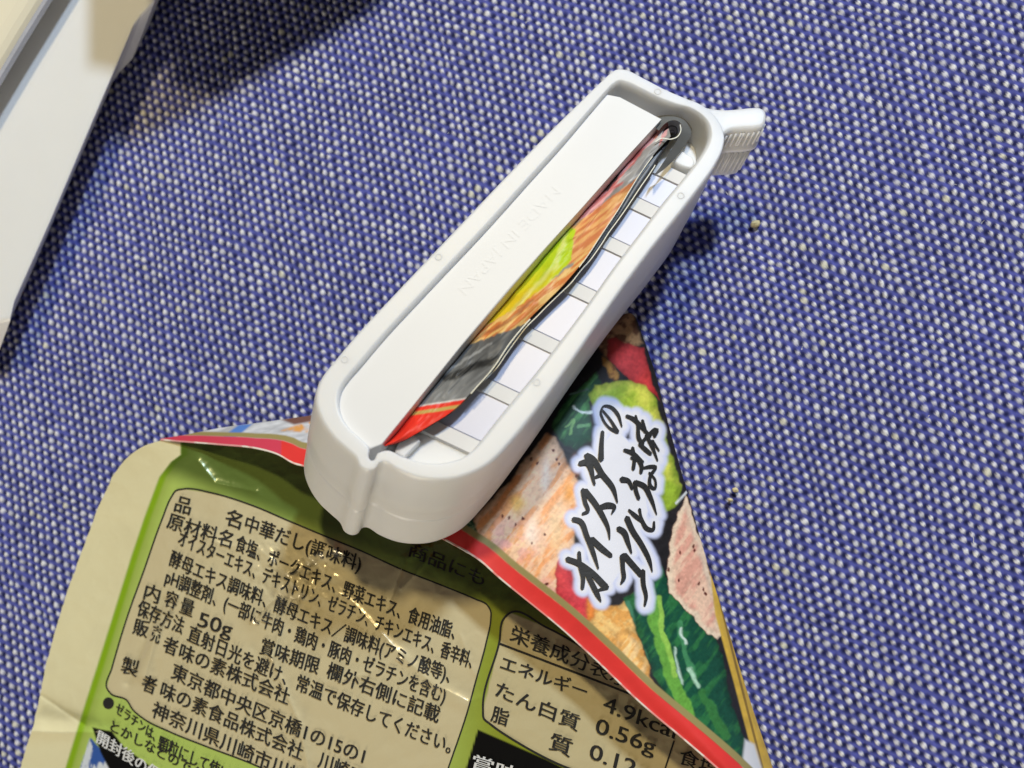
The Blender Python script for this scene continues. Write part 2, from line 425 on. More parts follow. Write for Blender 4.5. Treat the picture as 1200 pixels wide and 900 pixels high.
# moulding marks on the rim
for (x, y) in [(629, 448), (514, 301), (404, 421), (771, 107), (798, 229)]:
    c_ = Q(x, y, -0.004); u1 = AXn; u2 = np.cross(NT, AXn)
    V = []
    for r, h in ((0.066, -0.004), (0.058, 0.003), (0.05, 0.003), (0.042, -0.003)):
        for a in np.linspace(0, 2*np.pi, 20, endpoint=False): V.append(c_ + (u1*math.cos(a)+u2*math.sin(a))*r + NT*h)
    Fs = [(r*20+i, r*20+(i+1) % 20, (r+1)*20+(i+1) % 20, (r+1)*20+i) for r in range(3) for i in range(20)]
    adopt(mesh_obj('mould_mark', V, Fs, M_WHITE_S), clip)

def text_mesh(body, res=3, bold=0.0):
    c_ = bpy.data.curves.new('t', 'FONT'); c_.body = body; c_.resolution_u = res; c_.offset = bold
    o = bpy.data.objects.new('t', c_); sc.collection.objects.link(o)
    dg = bpy.context.evaluated_depsgraph_get()
    me = bpy.data.meshes.new_from_object(o.evaluated_get(dg))
    V = np.array([v.co[:] for v in me.vertices]).reshape(-1, 3); Fs = [tuple(p.vertices) for p in me.polygons]
    bpy.data.objects.remove(o); bpy.data.curves.remove(c_); bpy.data.meshes.remove(me)
    return V[:, :2] if len(V) else np.zeros((0, 2)), Fs
# faint raised lettering moulded into the plate
V, Fs = text_mesh('MADE IN JAPAN')
x0, x1 = V[:, 0].min(), V[:, 0].max()
a = np.array([648, 217.]); b_ = np.array([537, 338.]); upv = np.array([13.0, 12.0])
P = a + (V[:, :1]-x0)/(x1-x0)*(b_-a) + V[:, 1:]*upv
k = len(P); top = Q(P[:, 0], P[:, 1], 0.1065); bt = Q(P[:, 0], P[:, 1], 0.12)
from collections import Counter
cnt = Counter(tuple(sorted((f[i], f[(i+1) % len(f)]))) for f in Fs for i in range(len(f)))
sides = [(f[(i+1) % len(f)], f[i], f[i]+k, f[(i+1) % len(f)]+k) for f in Fs for i in range(len(f)) if cnt[tuple(sorted((f[i], f[(i+1) % len(f)])))] == 1]
lo = mesh_obj('raised_lettering', np.r_[top, bt], list(Fs) + sides, M_WHITE_S, smooth=False)
if sum(p.normal.z*p.area for p in lo.data.polygons[:len(Fs)]) < 0: lo.data.flip_normals()
adopt(lo, clip)

import bmesh
for o in clip.children_recursive:
    bm = bmesh.new(); bm.from_mesh(o.data); bmesh.ops.recalc_face_normals(bm, faces=bm.faces); bm.to_mesh(o.data); bm.free()
me = shell.data; k = [p for p in me.polygons if abs(p.normal @ Vector(NT)) > 0.95 and (p.center - Vector(Pf)).dot(Vector(NT)) > -0.05]
print('RIM NORMAL', sum(p.normal @ Vector(NT) for p in k)/max(1, len(k)))
if sum(p.normal @ Vector(NT) for p in k) < 0: me.flip_normals()
for o in (shell_bottom, floor):
    sg = 1 if o is floor else -1
    if sum(p.normal @ Vector(NT) for p in o.data.polygons)*sg < 0: o.data.flip_normals()

# ------------------------------------------------------------------ the packet
PK_BASE = Vector((*U(480, 760, 0)[:2], 0.0))
packet = tag(empty('seasoning_packet', PK_BASE), 'printed foil seasoning packet, top folded over and clipped, label side up', 'packet')

# height of the label side, from a few known spots (thin-plate interpolation in picture space)
SPOTS = np.array([(190, 515, .75), (140, 548, .42), (110, 600, .22), (82, 680, .14), (55, 775, .10), (36, 850, .10), (20, 905, .10), (5, 960, .1),
                  (200, 620, .62), (160, 740, .40), (120, 850, .30), (120, 960, .3), (270, 560, .68), (330, 565, .72), (420, 640, .95), (520, 660, 1.0), (300, 700, .85),
                  (420, 780, 1.05), (300, 860, .72), (450, 920, .8), (600, 720, 1.02), (560, 820, 1.0), (680, 800, 1.0), (760, 900, .85), (640, 960, .8), (900, 980, .6), (700, 700, .9), (420, 580, .8)], float)
SPOTS[:, 2] = np.where(SPOTS[:, 2] > 1.0, 1.0 + (SPOTS[:, 2]-1.0)*0.62, SPOTS[:, 2])
def tps_fit(S):
    k = len(S); r = np.hypot(S[:, None, 0]-S[None, :, 0], S[:, None, 1]-S[None, :, 1])/200
    K = np.where(r > 0, r*r*np.log(r+1e-12), 0) + np.eye(k)*0.02
    Pm = np.c_[np.ones(k), S[:, 0]/200, S[:, 1]/200]
    A = np.block([[K, Pm], [Pm.T, np.zeros((3, 3))]])
    return np.linalg.solve(A, np.r_[S[:, 2], 0, 0, 0])
WA = tps_fit(SPOTS)
def zA(x, y):
    x = np.asarray(x, float); y = np.asarray(y, float); z = WA[-3] + WA[-2]*x/200 + WA[-1]*y/200
    for w, s in zip(WA, SPOTS):
        r = np.hypot(x-s[0], y-s[1])/200
        z = z + w*np.where(r > 0, r*r*np.log(r+1e-12), 0)
    # creases of the film
    z = z - 0.07*np.exp(-(seg_dist([(30, 835), (60, 842), (104, 852), (128, 850)], x, y)/13)**2)*smooth01(x, 20, 60)
    z = z + 0.05*np.exp(-(seg_dist([(20, 858), (100, 858)], x, y)/9)**2)
    z = z + 0.06*np.exp(-(seg_dist([(165, 790), (190, 720), (205, 700)], x, y)/7)**2) - 0.05*np.exp(-(seg_dist([(150, 800), (176, 735), (192, 705)], x, y)/6)**2)
    z = z + 0.09*np.exp(-(seg_dist([(300, 720), (335, 690), (352, 660), (392, 640)], x, y)/13)**2)
    z = z + 0.03*np.exp(-(seg_dist([(335, 690), (410, 712), (470, 770), (545, 828)], x, y)/9)**2)
    z = z - 0.05*np.exp(-(seg_dist([(300, 760), (360, 700), (372, 660)], x, y)/10)**2)
    z = z + 0.04*np.exp(-(seg_dist([(230, 545), (262, 580), (250, 640)], x, y)/12)**2)
    z = z + 0.05*np.exp(-(seg_dist([(455, 700), (475, 655), (500, 640)], x, y)/5)**2)
    crush = np.exp(-(((x-350)/45)**2 + ((y-672)/40)**2))
    z = z + 0.16*crush*(fbm(x/9, y/9, 51, 3)-.5) + 0.035*(fbm(x/70, y/70, 52, 3)-.5)
    z = z + 0.05*np.exp(-(seg_dist([(330, 700), (300, 780), (345, 860), (330, 900)], x, y)/9)**2)*fbm(x/20, y/20, 53, 2)
    def crease(z, pts, h, w): return z + h*np.exp(-seg_dist(pts, x, y)/w)
    for pts, h, w in [([(296, 726), (322, 700), (336, 672), (352, 655), (388, 642), (402, 648)], .10, 5), ([(336, 672), (352, 690), (348, 712), (330, 735), (318, 770)], .08, 5), ([(352, 690), (388, 690), (414, 706), (470, 768)], .035, 5),
                      ([(470, 768), (505, 800), (548, 822), (560, 818)], .028, 5), ([(455, 712), (470, 668), (486, 640)], .05, 3), ([(470, 690), (505, 652)], .04, 3), ([(318, 770), (352, 850), (362, 905)], .06, 5), ([(168, 800), (184, 740), (212, 690)], .05, 4),
                      ([(225, 620), (262, 640), (300, 640), (336, 672)], .035, 5), ([(232, 540), (252, 566), (300, 576)], .05, 5), ([(22, 856), (70, 858), (112, 858)], .05, 4), ([(44, 812), (100, 850)], -.05, 4), ([(540, 745), (556, 790)], .03, 4), ([(380, 800), (430, 790), (470, 768)], .03, 4)]:
        z = crease(z, pts, h, w)
    z = z + 0.10*crush*(0.6-np.abs(2*fbm(x/16, y/16, 54, 2)-1))
    z = z + 0.022*(1-np.abs(2*fbm(x/42, y/30, 56, 2)-1)) + 0.010*(1-np.abs(2*fbm((x+y)/15, (x-y)/24, 57, 2)-1))
    return np.maximum(z, 0.03)
# outline of the label side in the picture
LEFT = spline([(189, 515), (166, 523), (143, 542), (118, 588), (96, 645), (75, 705), (55, 775), (40, 845), (22, 905), (0, 985)], 400)
LEFT[:, 0] += (fbm(LEFT[:, 1]/9, LEFT[:, 1]*0, 44, 3)-.5)*2.2
EDGE = [(188, 516), (225, 519), (262, 522), (300, 526), (325, 533), (345, 544), (357, 547), (400, 572), (470, 608), (528, 637), (560, 656), (585, 678), (612, 700), (655, 735), (700, 776), (750, 824), (800, 866), (845, 905), (905, 965)]
def edge_y(x):
    e = np.array(EDGE, float); return np.interp(x, e[:, 0], e[:, 1])
def build_back():
    nu, nv = 520, 400
    PX = np.zeros((nv, nu, 2)); sv = np.linspace(0, 1, nu)
    for r in range(nv):
        xs = LEFT[r, 0] + (900-LEFT[r, 0])*sv
        PX[r, :, 0] = xs
        PX[r, :, 1] = edge_y(np.maximum(xs, 188)) - 18*np.minimum(1, sv*5)*(1-r/(nv-1)) + LEFT[r, 1] - 515
    x, y = PX[..., 0].ravel(), PX[..., 1].ravel()
    P = U(x, y, zA(x, y))
    C_ = back_colour(x, y)
    return P, grid_faces(nv, nu), C_
LINE = [(212, 533), (201, 541), (187, 559), (170, 605), (154, 653), (131, 727), (115, 778), (100, 825), (77, 900), (50, 985)]
BOX1 = [(214, 573), (250, 578), (295, 592), (340, 611), (383, 629), (422, 645), (470, 667), (513, 684), (557, 702), (570, 708), (575, 716), (575, 727), (570, 752), (557, 800), (548, 833), (526, 898), (495, 985),
        (340, 916), (300, 897), (240, 874), (200, 858), (168, 842), (156, 832), (148, 820), (130, 813), (125, 806), (131, 783), (150, 720), (168, 670), (190, 608), (201, 582), (206, 575)]
BOX2 = [(598, 718), (640, 735), (700, 770), (770, 830), (850, 900), (850, 960), (760, 935), (700, 912), (656, 896), (610, 872), (574, 848), (567, 842), (566, 832), (585, 753), (591, 724)]
BLACK2 = [(560, 855), (590, 868), (640, 890), (690, 915), (690, 985), (520, 985)]
BLACK1 = [(108, 852), (120, 855), (131, 857), (146, 876), (175, 897), (215, 918), (260, 985), (160, 985), (135, 915), (118, 882)]
BLUE1 = [(106, 864), (116, 876), (128, 898), (160, 985), (70, 985), (92, 905)]
def back_colour(x, y):
    c = np.zeros((len(x), 3)); c[:] = lin((244, 235, 190))
    c *= (0.95 + 0.08*fbm(x/30, y/30, 60, 3))[:, None]
    Ln = np.array(LINE); lx = np.interp(y, Ln[:, 1], Ln[:, 0])
    lx = np.where(y < 533, 212, lx)
    right = smooth01(x - lx, -1.5, 1.5)[:, None]
    def put(c, col, w): 
        w = np.asarray(w).reshape(-1, 1); return c*(1-w) + np.asarray(col)*w
    c = put(c, lin((172, 194, 92)), right)
    fade = smooth01(x - lx, 6, 22)*right[:, 0]
    c = put(c, lin((190, 214, 108)), fade)
    c = put(c, lin((146, 186, 32)), right[:, 0]*(1-smooth01(x-lx, 5, 10)))
    c = put(c, lin((150, 160, 48)), smooth01(x, 480, 600)*right[:, 0])
    # clip shadow over the head of the panel, painted in as deeper green
    top = smooth01(-(y - (545 + (x-200)*0.40)), -26, 6)*right[:, 0]
    c = put(c, lin((70, 90, 34)), top*0.85)
    c = put(c, lin((222, 208, 166)), smooth01(sdf(BOX1, x, y), -0.8, 0.8))
    c = put(c, lin((214, 200, 156)), smooth01(sdf(BOX2, x, y), -0.8, 0.8))
    c = put(c, lin((14, 13, 12)), smooth01(sdf(BLACK2, x, y), -0.8, 0.8))
    bl = smooth01(sdf(BLUE1, x, y), -0.8, 0.8)
    c = put(c, lin((60, 98, 176)), bl); c = put(c, lin((225, 232, 240)), bl*smooth01(fbm(x/7, y/22, 61, 3), 0.5, 0.62))
    c = put(c, lin((14, 13, 12)), smooth01(sdf(BLACK1, x, y), -0.8, 0.8))
    return c
P, Fs, C_ = build_back()
back = adopt(mesh_obj('back_panel', P, Fs, M_BACK, cols=C_), packet)
def put_ink(name, V, Fs, zf, parent, mat, eps=0.012):
    V = np.asarray(V, float)
    if 'text' in name:
        k0 = len(V); V = np.r_[V + [0.42, 0.12], V - [0.42, 0.12]]; Fs = list(Fs) + [tuple(i+k0 for i in q) for q in Fs]
        eps = np.repeat([eps+0.01, eps+0.012], k0)
    P = U(V[:, 0], V[:, 1], zf(V[:, 0], V[:, 1]) + eps)
    o = mesh_obj(name, P, Fs, mat, smooth=False)
    up = sum(p.normal.z*p.area for p in o.data.polygons)
    if up < 0: o.data.flip_normals()
    o.location = -PK_BASE
    o.parent = parent; o.location = Vector((0, 0, 0))
    return o

def ribbon(pts, w, closed=False, n=None):
    P = np.asarray(pts, float)
    if n: P = spline(P, n, closed)
    if closed: P = np.r_[P, P[:1]]
    T = np.gradient(P, axis=0)
    if closed: T[0] = T[-1] = P[1]-P[-2]
    Nn = np.stack([-T[:, 1], T[:, 0]], 1); Nn /= np.linalg.norm(Nn, axis=1)[:, None] + 1e-9
    V = np.empty((len(P)*2, 2)); V[0::2] = P + Nn*w/2; V[1::2] = P - Nn*w/2
    return V, [(2*i, 2*i+1, 2*i+3, 2*i+2) for i in range(len(P)-1)]
def merge(items):
    V = []; Fs = []; k = 0
    for v, f in items:
        V.append(v); Fs += [tuple(i+k for i in q) for q in f]; k += len(v)
    return np.concatenate(V), Fs
def text_line(body, x0, y0, x1, y1, h, lean=(0.24, -0.97), sag=0.0):
    V, Fs = text_mesh(body, 3)
    if not len(V): return np.zeros((0, 2)), []
    a, b_ = V[:, 0].min(), V[:, 0].max()
    s = (V[:, 0]-a)/max(b_-a, 1e-6)
    d = np.array([x1-x0, y1-y0]); nrm = np.array([-d[1], d[0]])/np.hypot(*d)
    up = np.array(lean)*h
    return np.array([x0, y0]) + s[:, None]*d + V[:, 1:]/0.86*up + nrm*(4*s*(1-s)*sag)[:, None], Fs
H = 18.6
LINES = [('品', 204, 597, 222, 602), ('名', 263, 612, 281, 619), ('中華だし(調味料)', 286, 620, 421, 669), ('原材料名', 195, 617, 270, 641),
         ('食塩、ポークエキス、野菜エキス、食用油脂、', 275, 643, 532, 748), ('オイスターエキス、デキストリン、ゼラチン、チキンエキス、香辛料、', 208, 637, 552, 782),
         ('酵母エキス調味料、酵母エキス／調味料(アミノ酸等)、', 198, 661, 526, 799), ('pH調整剤、(一部に牛肉・鶏肉・豚肉・ゼラチンを含む)', 193, 682, 520, 823),
         ('内', 168, 700, 185, 706), ('容', 192, 708, 206, 713), ('量', 210, 716, 225, 722), ('50g', 231, 733, 270, 746), ('賞味期限', 304, 764, 372, 789), ('欄外右側に記載', 382, 792, 513, 846),
         ('保存方法', 160, 719, 213, 742), ('直射日光を避け、常温で保存してください。', 219, 749, 527, 882), ('販', 155, 741, 172, 746), ('売', 176, 749, 186, 753), ('者', 190, 761, 206, 768),
         ('味の素株式会社', 209, 770, 337, 825), ('東京都中央区京橋1の15の1', 200, 793, 425, 894), ('製', 141, 786, 160, 792), ('者', 165, 806, 181, 813),
         ('味の素食品株式会社', 187, 815, 353, 890), ('川崎工場', 372, 897, 442, 928), ('神奈川県川崎市川崎区', 177, 838, 375, 930)]
items = [text_line(*q, H*(1.12 if q[0] == '50g' else 1), sag=(2.5 if q[3]-q[1] > 200 else 0)) for q in LINES]
items += [text_line(*q) for q in [('ゼラチンは、', 135, 834, 181, 868, 13), ('顆粒にして使いやすく', 184, 876, 300, 930, 16), ('とかしなどのでん粉', 129, 855, 250, 921, 13)]]
LB = (0.22, -0.97)
items += [text_line(*q, lean=LB) for q in [('栄養成分表示', 597, 749, 735, 806, 19), ('エネルギー', 586, 783, 686, 818, 17), ('4.9kcal', 706, 832, 790, 866, 22), ('たん白質', 580, 814, 677, 856, 18), ('0.56g', 697, 858, 766, 884, 22),
                                   ('脂', 575, 843, 594, 850, 18), ('質', 643, 876, 668, 886, 20), ('0.12g', 690, 888, 758, 915, 22), ('食塩', 795, 893, 840, 910, 18), ('商品にも', 478, 650, 566, 686, 17)]]
for it in items: put_ink('text_line', *it, zA, back, M_INK)
dots = []
for (x, y, r) in [(127, 824, 6.5)]:
    a = np.linspace(0, 2*np.pi, 24, endpoint=False); dots.append((np.stack([x+r*np.cos(a), y+r*1.05*np.sin(a)], 1), [tuple(range(24))]))
frames = [ribbon(BOX1, 1.8, True, 500), ribbon(BOX2, 2.4, True, 300), ribbon([(585, 754), (640, 775), (700, 798), (790, 834)], 2.6, n=60), ribbon([(790, 868), (770, 930)], 2.0, n=20)] + dots
put_ink('label_frame', *merge(frames), zA, back, M_INK, 0.010)
white_txt = [text_line('開封後の保存', 113, 869, 200, 925, 15), text_line('賞味期限', 551, 901, 660, 935, 19)]
for it in white_txt: put_ink('reversed_text', *it, zA, back, M_INKW, 0.012)

# ---- the folded-over front with the food picture
NB, MB = 720, 250
Redge = spline([(*p, z) for p, z in zip(EDGE, [.76, .9, 1.05, 1.25, 1.42, 1.55, 1.62, 1.75, 1.9, 2.02, 2.08, 2.12, 2.12, 2.1, 2.05, 2.0, 1.92, 1.85, 1.75])], NB)
UPP = [(188, 514.5, .74), (215, 510, .85), (245, 504, .92), (275, 499, .98), (300, 496, 1.0), (330, 492, 1.05), (365, 487, 1.1), (450, 475, 1.1), (560, 445, .9), (640, 408, .6), (700, 384, .42), (742, 369, .3), (752, 392, .26), (766, 432, .24),
       (780, 486, .22), (796, 545, .2), (812, 602, .2), (830, 664, .2), (848, 722, .2), (866, 782, .2), (884, 838, .2), (905, 900, .2), (925, 965, .2)]
# hand-matched stations so that the sheet runs squarely from cut edge to fold
st_R = np.interp(np.linspace(0, 1, NB), [0, .22, .42, .50, .62, 1.0], [0, .19, .40, .47, .58, 1.0])
Upp = spline(UPP, NB)
Redge = np.stack([np.interp(st_R, np.linspace(0, 1, NB), Redge[:, j]) for j in range(3)], 1)
tt = np.linspace(0, 1, MB)
FX = Redge[:, None, :2]*(1-tt)[None, :, None] + Upp[:, None, :2]*tt[None, :, None]
bul = np.sin(np.pi*tt)[None, :]
FZ = Redge[:, None, 2]*(1-tt)[None, :] + Upp[:, None, 2]*tt[None, :] + 0.22*bul*smooth01(np.linspace(0, 1, NB), .4, .6)[:, None]
FZ = FZ - 0.25*np.exp(-(tt/0.10)**2)[None, :]*smooth01(np.linspace(0, 1, NB), .45, .6)[:, None]*0.5
FZ = FZ - 0.18*smooth01(tt, .93, 1.0)[None, :]*smooth01(np.linspace(0, 1, NB), .5, .6)[:, None]*0.4
fx, fy = FX[..., 0].ravel(), FX[..., 1].ravel()
FZ = FZ + 0.03*(fbm(FX[..., 0]/60, FX[..., 1]/60, 70, 3)-.5)
FZ = FZ - 0.05*np.exp(-(np.abs(FX[..., 0]-552-(FX[..., 1]-660)*0.15)/4)**2)*np.exp(-((FX[..., 1]-660)/25)**2)
dR = seg_dist(spline(EDGE, 120), fx, fy)               # picture distance from the cut edge
dU = seg_dist(spline([u[:2] for u in UPP], 120), fx, fy)
S1 = [[(30, 610, 35), (110, 640, 38), (200, 700, 40), (320, 820, 45)], [(120, 560, 25), (125, 640, 30), (150, 760, 30), (145, 830, 25)], [(150, 660, 30), (210, 780, 35), (270, 900, 25), (285, 930, 8)], [(335, 820, 30), (250, 850, 10)],
      [(75, 310, 30), (120, 320, 35), (180, 440, 35), (230, 570, 30), (265, 680, 12)], [(215, 460, 40), (290, 530, 40), (360, 585, 30)],
      [(150, 90, 35), (165, 180, 30), (185, 250, 25), (145, 270, 15)], [(165, 95, 40), (240, 190, 38), (300, 290, 35), (340, 380, 25), (350, 460, 10)], [(280, 220, 30), (340, 205, 40), (385, 215, 30), (365, 270, 8)],
      [(445, 585, 35), (450, 680, 30), (455, 760, 28), (435, 795, 12)], [(460, 580, 40), (520, 650, 40), (590, 730, 40)], [(600, 700, 35), (605, 800, 32), (625, 900, 25), (615, 960, 16)],
      [(415, 380, 35), (450, 400, 40), (490, 490, 30), (515, 565, 12)], [(480, 300, 40), (520, 390, 38), (590, 500, 35), (650, 620, 28), (672, 705, 8)],
      [(495, 240, 15), (540, 280, 28), (590, 320, 25)], [(575, 235, 22), (585, 285, 18), (595, 320, 25), (640, 385, 30), (675, 390, 25), (685, 330, 15)],
      [(440, 10, 40), (490, 20, 30), (520, 80, 20)], [(540, 30, 30), (550, 100, 28), (570, 155, 25)], [(545, 30, 30), (610, 60, 35), (660, 150, 30), (705, 275, 8)]]
S2 = [[(220, 580, 25), (260, 570, 35), (320, 715, 15)], [(265, 530, 40), (290, 540, 40), (370, 650, 35), (440, 740, 30), (470, 835, 10)], [(325, 670, 15), (365, 650, 25)],
      [(470, 370, 22), (420, 345, 14), (375, 285, 12), (362, 230, 12), (380, 200, 10), (425, 205, 16), (470, 250, 20), (500, 335, 8)], [(372, 225, 8), (420, 285, 14), (472, 370, 22)], [(372, 370, 22), (365, 460, 28), (362, 550, 35)],
      [(530, 265, 18), (575, 285, 25), (640, 350, 22), (690, 400, 15)], [(590, 265, 15), (605, 330, 20), (615, 420, 25), (640, 450, 20)], [(635, 295, 18), (655, 370, 22)], [(615, 450, 20), (660, 490, 25), (690, 515, 20)],
      [(640, 430, 18), (690, 380, 25), (725, 360, 35), (715, 400, 20)], [(660, 390, 22), (700, 470, 22), (735, 560, 10)], [(700, 430, 20), (745, 495, 10)],
      [(515, 490, 18), (560, 505, 25), (640, 570, 15)], [(570, 475, 20), (582, 550, 22), (575, 615, 22)], [(560, 540, 15), (620, 560, 18)], [(600, 545, 18), (630, 600, 25), (625, 640, 20)],
      [(635, 610, 12), (690, 600, 22), (720, 600, 20), (685, 670, 20), (690, 730, 22), (715, 745, 18), (720, 690, 14), (680, 640, 14)]]
def front_colour(x, y):
    def put(c, col, w):
        w = np.asarray(w).reshape(-1, 1); return c*(1-w) + np.asarray(col).reshape(-1, 3 if np.ndim(col) < 2 else np.shape(col)[1])*w
    n1, n2, n3 = fbm(x/9, y/9, 80, 4), fbm(x/26, y/26, 81, 4), fbm((x*0.8+y*0.6)/6, (y*0.8-x*0.6)/30, 82, 4)
    wx, wy = x + (fbm(x/12, y/12, 83, 3)-.5)*7, y + (fbm(x/12, y/12, 84, 3)-.5)*7
    c = np.zeros((len(x), 3)); c[:] = lin((36, 34, 36))
    c = c*(0.6 + 0.9*n2)[:, None]
    def shape(c, poly, col, soft=1.4, tex=None, amt=0.0, col2=None, warp=True):
        s = sdf(poly, wx if warp else x, wy if warp else y); w = smooth01(s, -soft, soft)
        k = np.tile(lin(col), (len(x), 1))
        if col2 is not None: k = k*(1-tex[:, None]) + lin(col2)*tex[:, None]
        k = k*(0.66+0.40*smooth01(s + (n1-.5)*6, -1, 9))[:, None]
        return put_arr(c, k, w)
    def put_arr(c, k, w): return c*(1-w[:, None]) + k*w[:, None]
    # browned top corner and red pepper by the clip
    c = shape(c, [(700, 384), (742, 366), (752, 402), (735, 408), (722, 402), (712, 420), (704, 412)], (196, 150, 104), 2, smooth01(n1, .4, .6), 1, (120, 80, 56))
    c = shape(c, [(706, 418), (716, 424), (724, 440), (722, 450), (712, 440), (705, 428)], (196, 140, 70), 1.5, smooth01(n1, .4, .65), 1, (120, 70, 40))
    c = shape(c, [(712, 400), (722, 398), (738, 402), (752, 408), (772, 470), (756, 452), (738, 446), (722, 432), (712, 418)], (206, 66, 66), 1.3, smooth01(n2, .4, .7), 1, (176, 46, 52))
    # greens
    c = shape(c, [(698, 436), (704, 446), (690, 470), (694, 500), (692, 516), (676, 528), (660, 520), (646, 500), (664, 470), (684, 448)], (30, 82, 52), 2, smooth01(n3, .45, .7), 1, (84, 150, 84))
    for pts, wd, col in [([(673, 476), (682, 483), (694, 484)], 1.6, (226, 238, 230)), ([(664, 500), (672, 492), (668, 510)], 1.5, (128, 178, 104)), ([(678, 500), (690, 498)], 2.0, (112, 168, 110)), ([(668, 462), (688, 456)], 1.5, (96, 128, 116))]:
        c = put_arr(c, np.tile(lin(col), (len(x), 1)), smooth01(-seg_dist(pts, wx, wy), -wd-0.8, -wd+0.8))
    # yellow-green pepper behind the lettering
    c = shape(c, [(690, 462), (697, 452), (716, 447), (740, 446), (758, 452), (768, 470), (778, 505), (790, 545), (798, 570), (792, 592), (780, 604), (772, 590), (770, 540), (760, 505), (735, 488), (700, 486)], (202, 204, 84), 1.4, smooth01(n2+(y-450)/400, .45, .8), 1, (150, 178, 54))
    # chicken on the left
    c = shape(c, [(640, 508), (652, 514), (664, 540), (676, 562), (686, 578), (676, 610), (674, 640), (664, 652), (656, 690), (660, 715), (630, 694), (590, 655), (550, 628), (556, 606), (590, 572), (622, 530)], (238, 196, 160), 2, smooth01(n3, .42, .66), 1, (232, 160, 104))
    pk = np.exp(-(((x-595)/34)**2+((y-640)/26)**2)) + np.exp(-(((x-640)/18)**2+((y-690)/14)**2))
    c = put_arr(c, np.tile(lin((236, 176, 164)), (len(x), 1)), np.clip(pk, 0, 1)*smooth01(n1, .35, .6)*smooth01(sdf([(520, 600), (640, 520), (690, 580), (660, 720)], x, y), 0, 6))
    for cx_, cy_, rx, ry, col in [(606, 592, 9, 12, (240, 188, 90)), (666, 578, 8, 16, (238, 164, 76)), (640, 560, 6, 22, (244, 224, 206)), (652, 620, 9, 26, (242, 206, 160)), (624, 626, 7, 18, (246, 226, 210)), (676, 546, 5, 10, (206, 128, 76))]:
        g = np.exp(-(((wx-cx_)/rx)**2+((wy-cy_)/ry)**2)**1.3)
        c = put_arr(c, np.tile(lin(col), (len(x), 1)), np.clip(g, 0, 1)*0.85*smooth01(x, 560, 580))
    c = shape(c, [(534, 628), (552, 606), (560, 622), (568, 640), (552, 640)], (40, 88, 62), 1.6, smooth01(n1, .4, .6), 1, (150, 170, 130))
    # red pepper, orange piece
    c = shape(c, [(656, 652), (668, 668), (680, 690), (700, 706), (700, 740), (688, 742), (668, 722), (652, 704), (650, 672)], (220, 70, 74), 1.2, smooth01(n2, .4, .7), 1, (200, 56, 66))
    c = shape(c, [(688, 702), (704, 712), (724, 708), (742, 694), (748, 740), (762, 790), (772, 816), (752, 806), (704, 758), (690, 740)], (234, 190, 118), 1.5, smooth01(n1, .4, .66), 1, (222, 160, 82))
    c = shape(c, [(686, 702), (698, 704), (696, 724), (688, 728)], (240, 140, 60), 3)
    c = shape(c, [(722, 742), (738, 734), (748, 760), (762, 800), (748, 800), (726, 776)], (236, 176, 96), 3, smooth01(n3, .4, .6), 1, (246, 204, 142))
    # leaf stalks at the bottom
    LEAF = [(728, 700), (748, 690), (764, 672), (776, 664), (786, 690), (808, 714), (830, 730), (846, 770), (852, 808), (866, 850), (876, 876), (872, 894), (850, 892), (812, 852), (784, 822), (762, 784), (748, 740)]
    c = shape(c, LEAF, (22, 74, 56), 1.5, smooth01(n3, .42, .64), 1, (44, 108, 62))
    inl = smooth01(sdf(LEAF, x, y), -1, 2)
    for pts, wd, col in [([(760, 694), (768, 730), (782, 780), (806, 836)], 7.5, (108, 168, 66)), ([(772, 700), (776, 740), (792, 790)], 3.5, (150, 196, 84)), ([(734, 706), (744, 740), (756, 770)], 3, (70, 130, 100)), ([(796, 730), (802, 760), (812, 790)], 3, (70, 138, 92)),
                         ([(798, 736), (804, 756)], 1.6, (206, 226, 214)), ([(808, 784), (818, 804)], 2.2, (176, 214, 186)), ([(790, 760), (800, 800)], 1.2, (190, 216, 200)), ([(822, 812), (850, 862)], 5, (56, 118, 60)), ([(800, 842), (840, 886)], 2.5, (116, 170, 76))]:
        c = put_arr(c, np.tile(lin(col), (len(x), 1)), smooth01(-seg_dist(pts, wx, wy), -wd-1.5, -wd+1.5)*inl*0.9)
    # right-hand piece of chicken
    c = shape(c, [(801, 582), (810, 600), (826, 650), (840, 700), (846, 742), (838, 748), (812, 724), (784, 694), (782, 664), (788, 622)], (228, 190, 164), 1.3, smooth01(n3, .4, .62)*0.8, 1, (214, 150, 132))
    s2 = sdf([(801, 582), (810, 600), (826, 650), (840, 700), (846, 742), (838, 748), (812, 724), (784, 694), (782, 664), (788, 622)], wx, wy)
    c = put_arr(c, np.tile(lin((240, 218, 190)), (len(x), 1)), smooth01(s2, -.5, 1)*(1-smooth01(s2, 3, 9))*0.8)
    # pepper specks
    for px_, py_ in [(621, 538), (650, 528), (654, 538), (656, 544), (675, 559), (589, 604), (597, 608), (614, 608), (624, 637), (636, 626), (682, 690), (640, 686), (784, 668), (796, 646), (812, 640), (814, 644), (818, 682), (824, 690), (795, 680), (826, 694), (629, 544), (605, 615)]:
        c = put_arr(c, np.tile(lin((92, 34, 24)), (len(x), 1)), smooth01(-np.hypot((wx-px_)*1.2, (wy-py_)*0.8), -2.4, -0.8))
    c = put_arr(c, np.tile(lin((214, 218, 220)), (len(x), 1)), smooth01(-seg_dist([(792, 590), (801, 580), (804, 577)], x, y), -2.0, -.6))
    rg = 1 - np.abs(2*fbm((x*.8+y*.6)/5, (y*.8-x*.6)/9, 99, 3)-1)
    c = c*((0.80+0.36*rg)*(0.84 + 0.34*fbm(x/2.6, y/2.6, 97, 2)))[:, None]
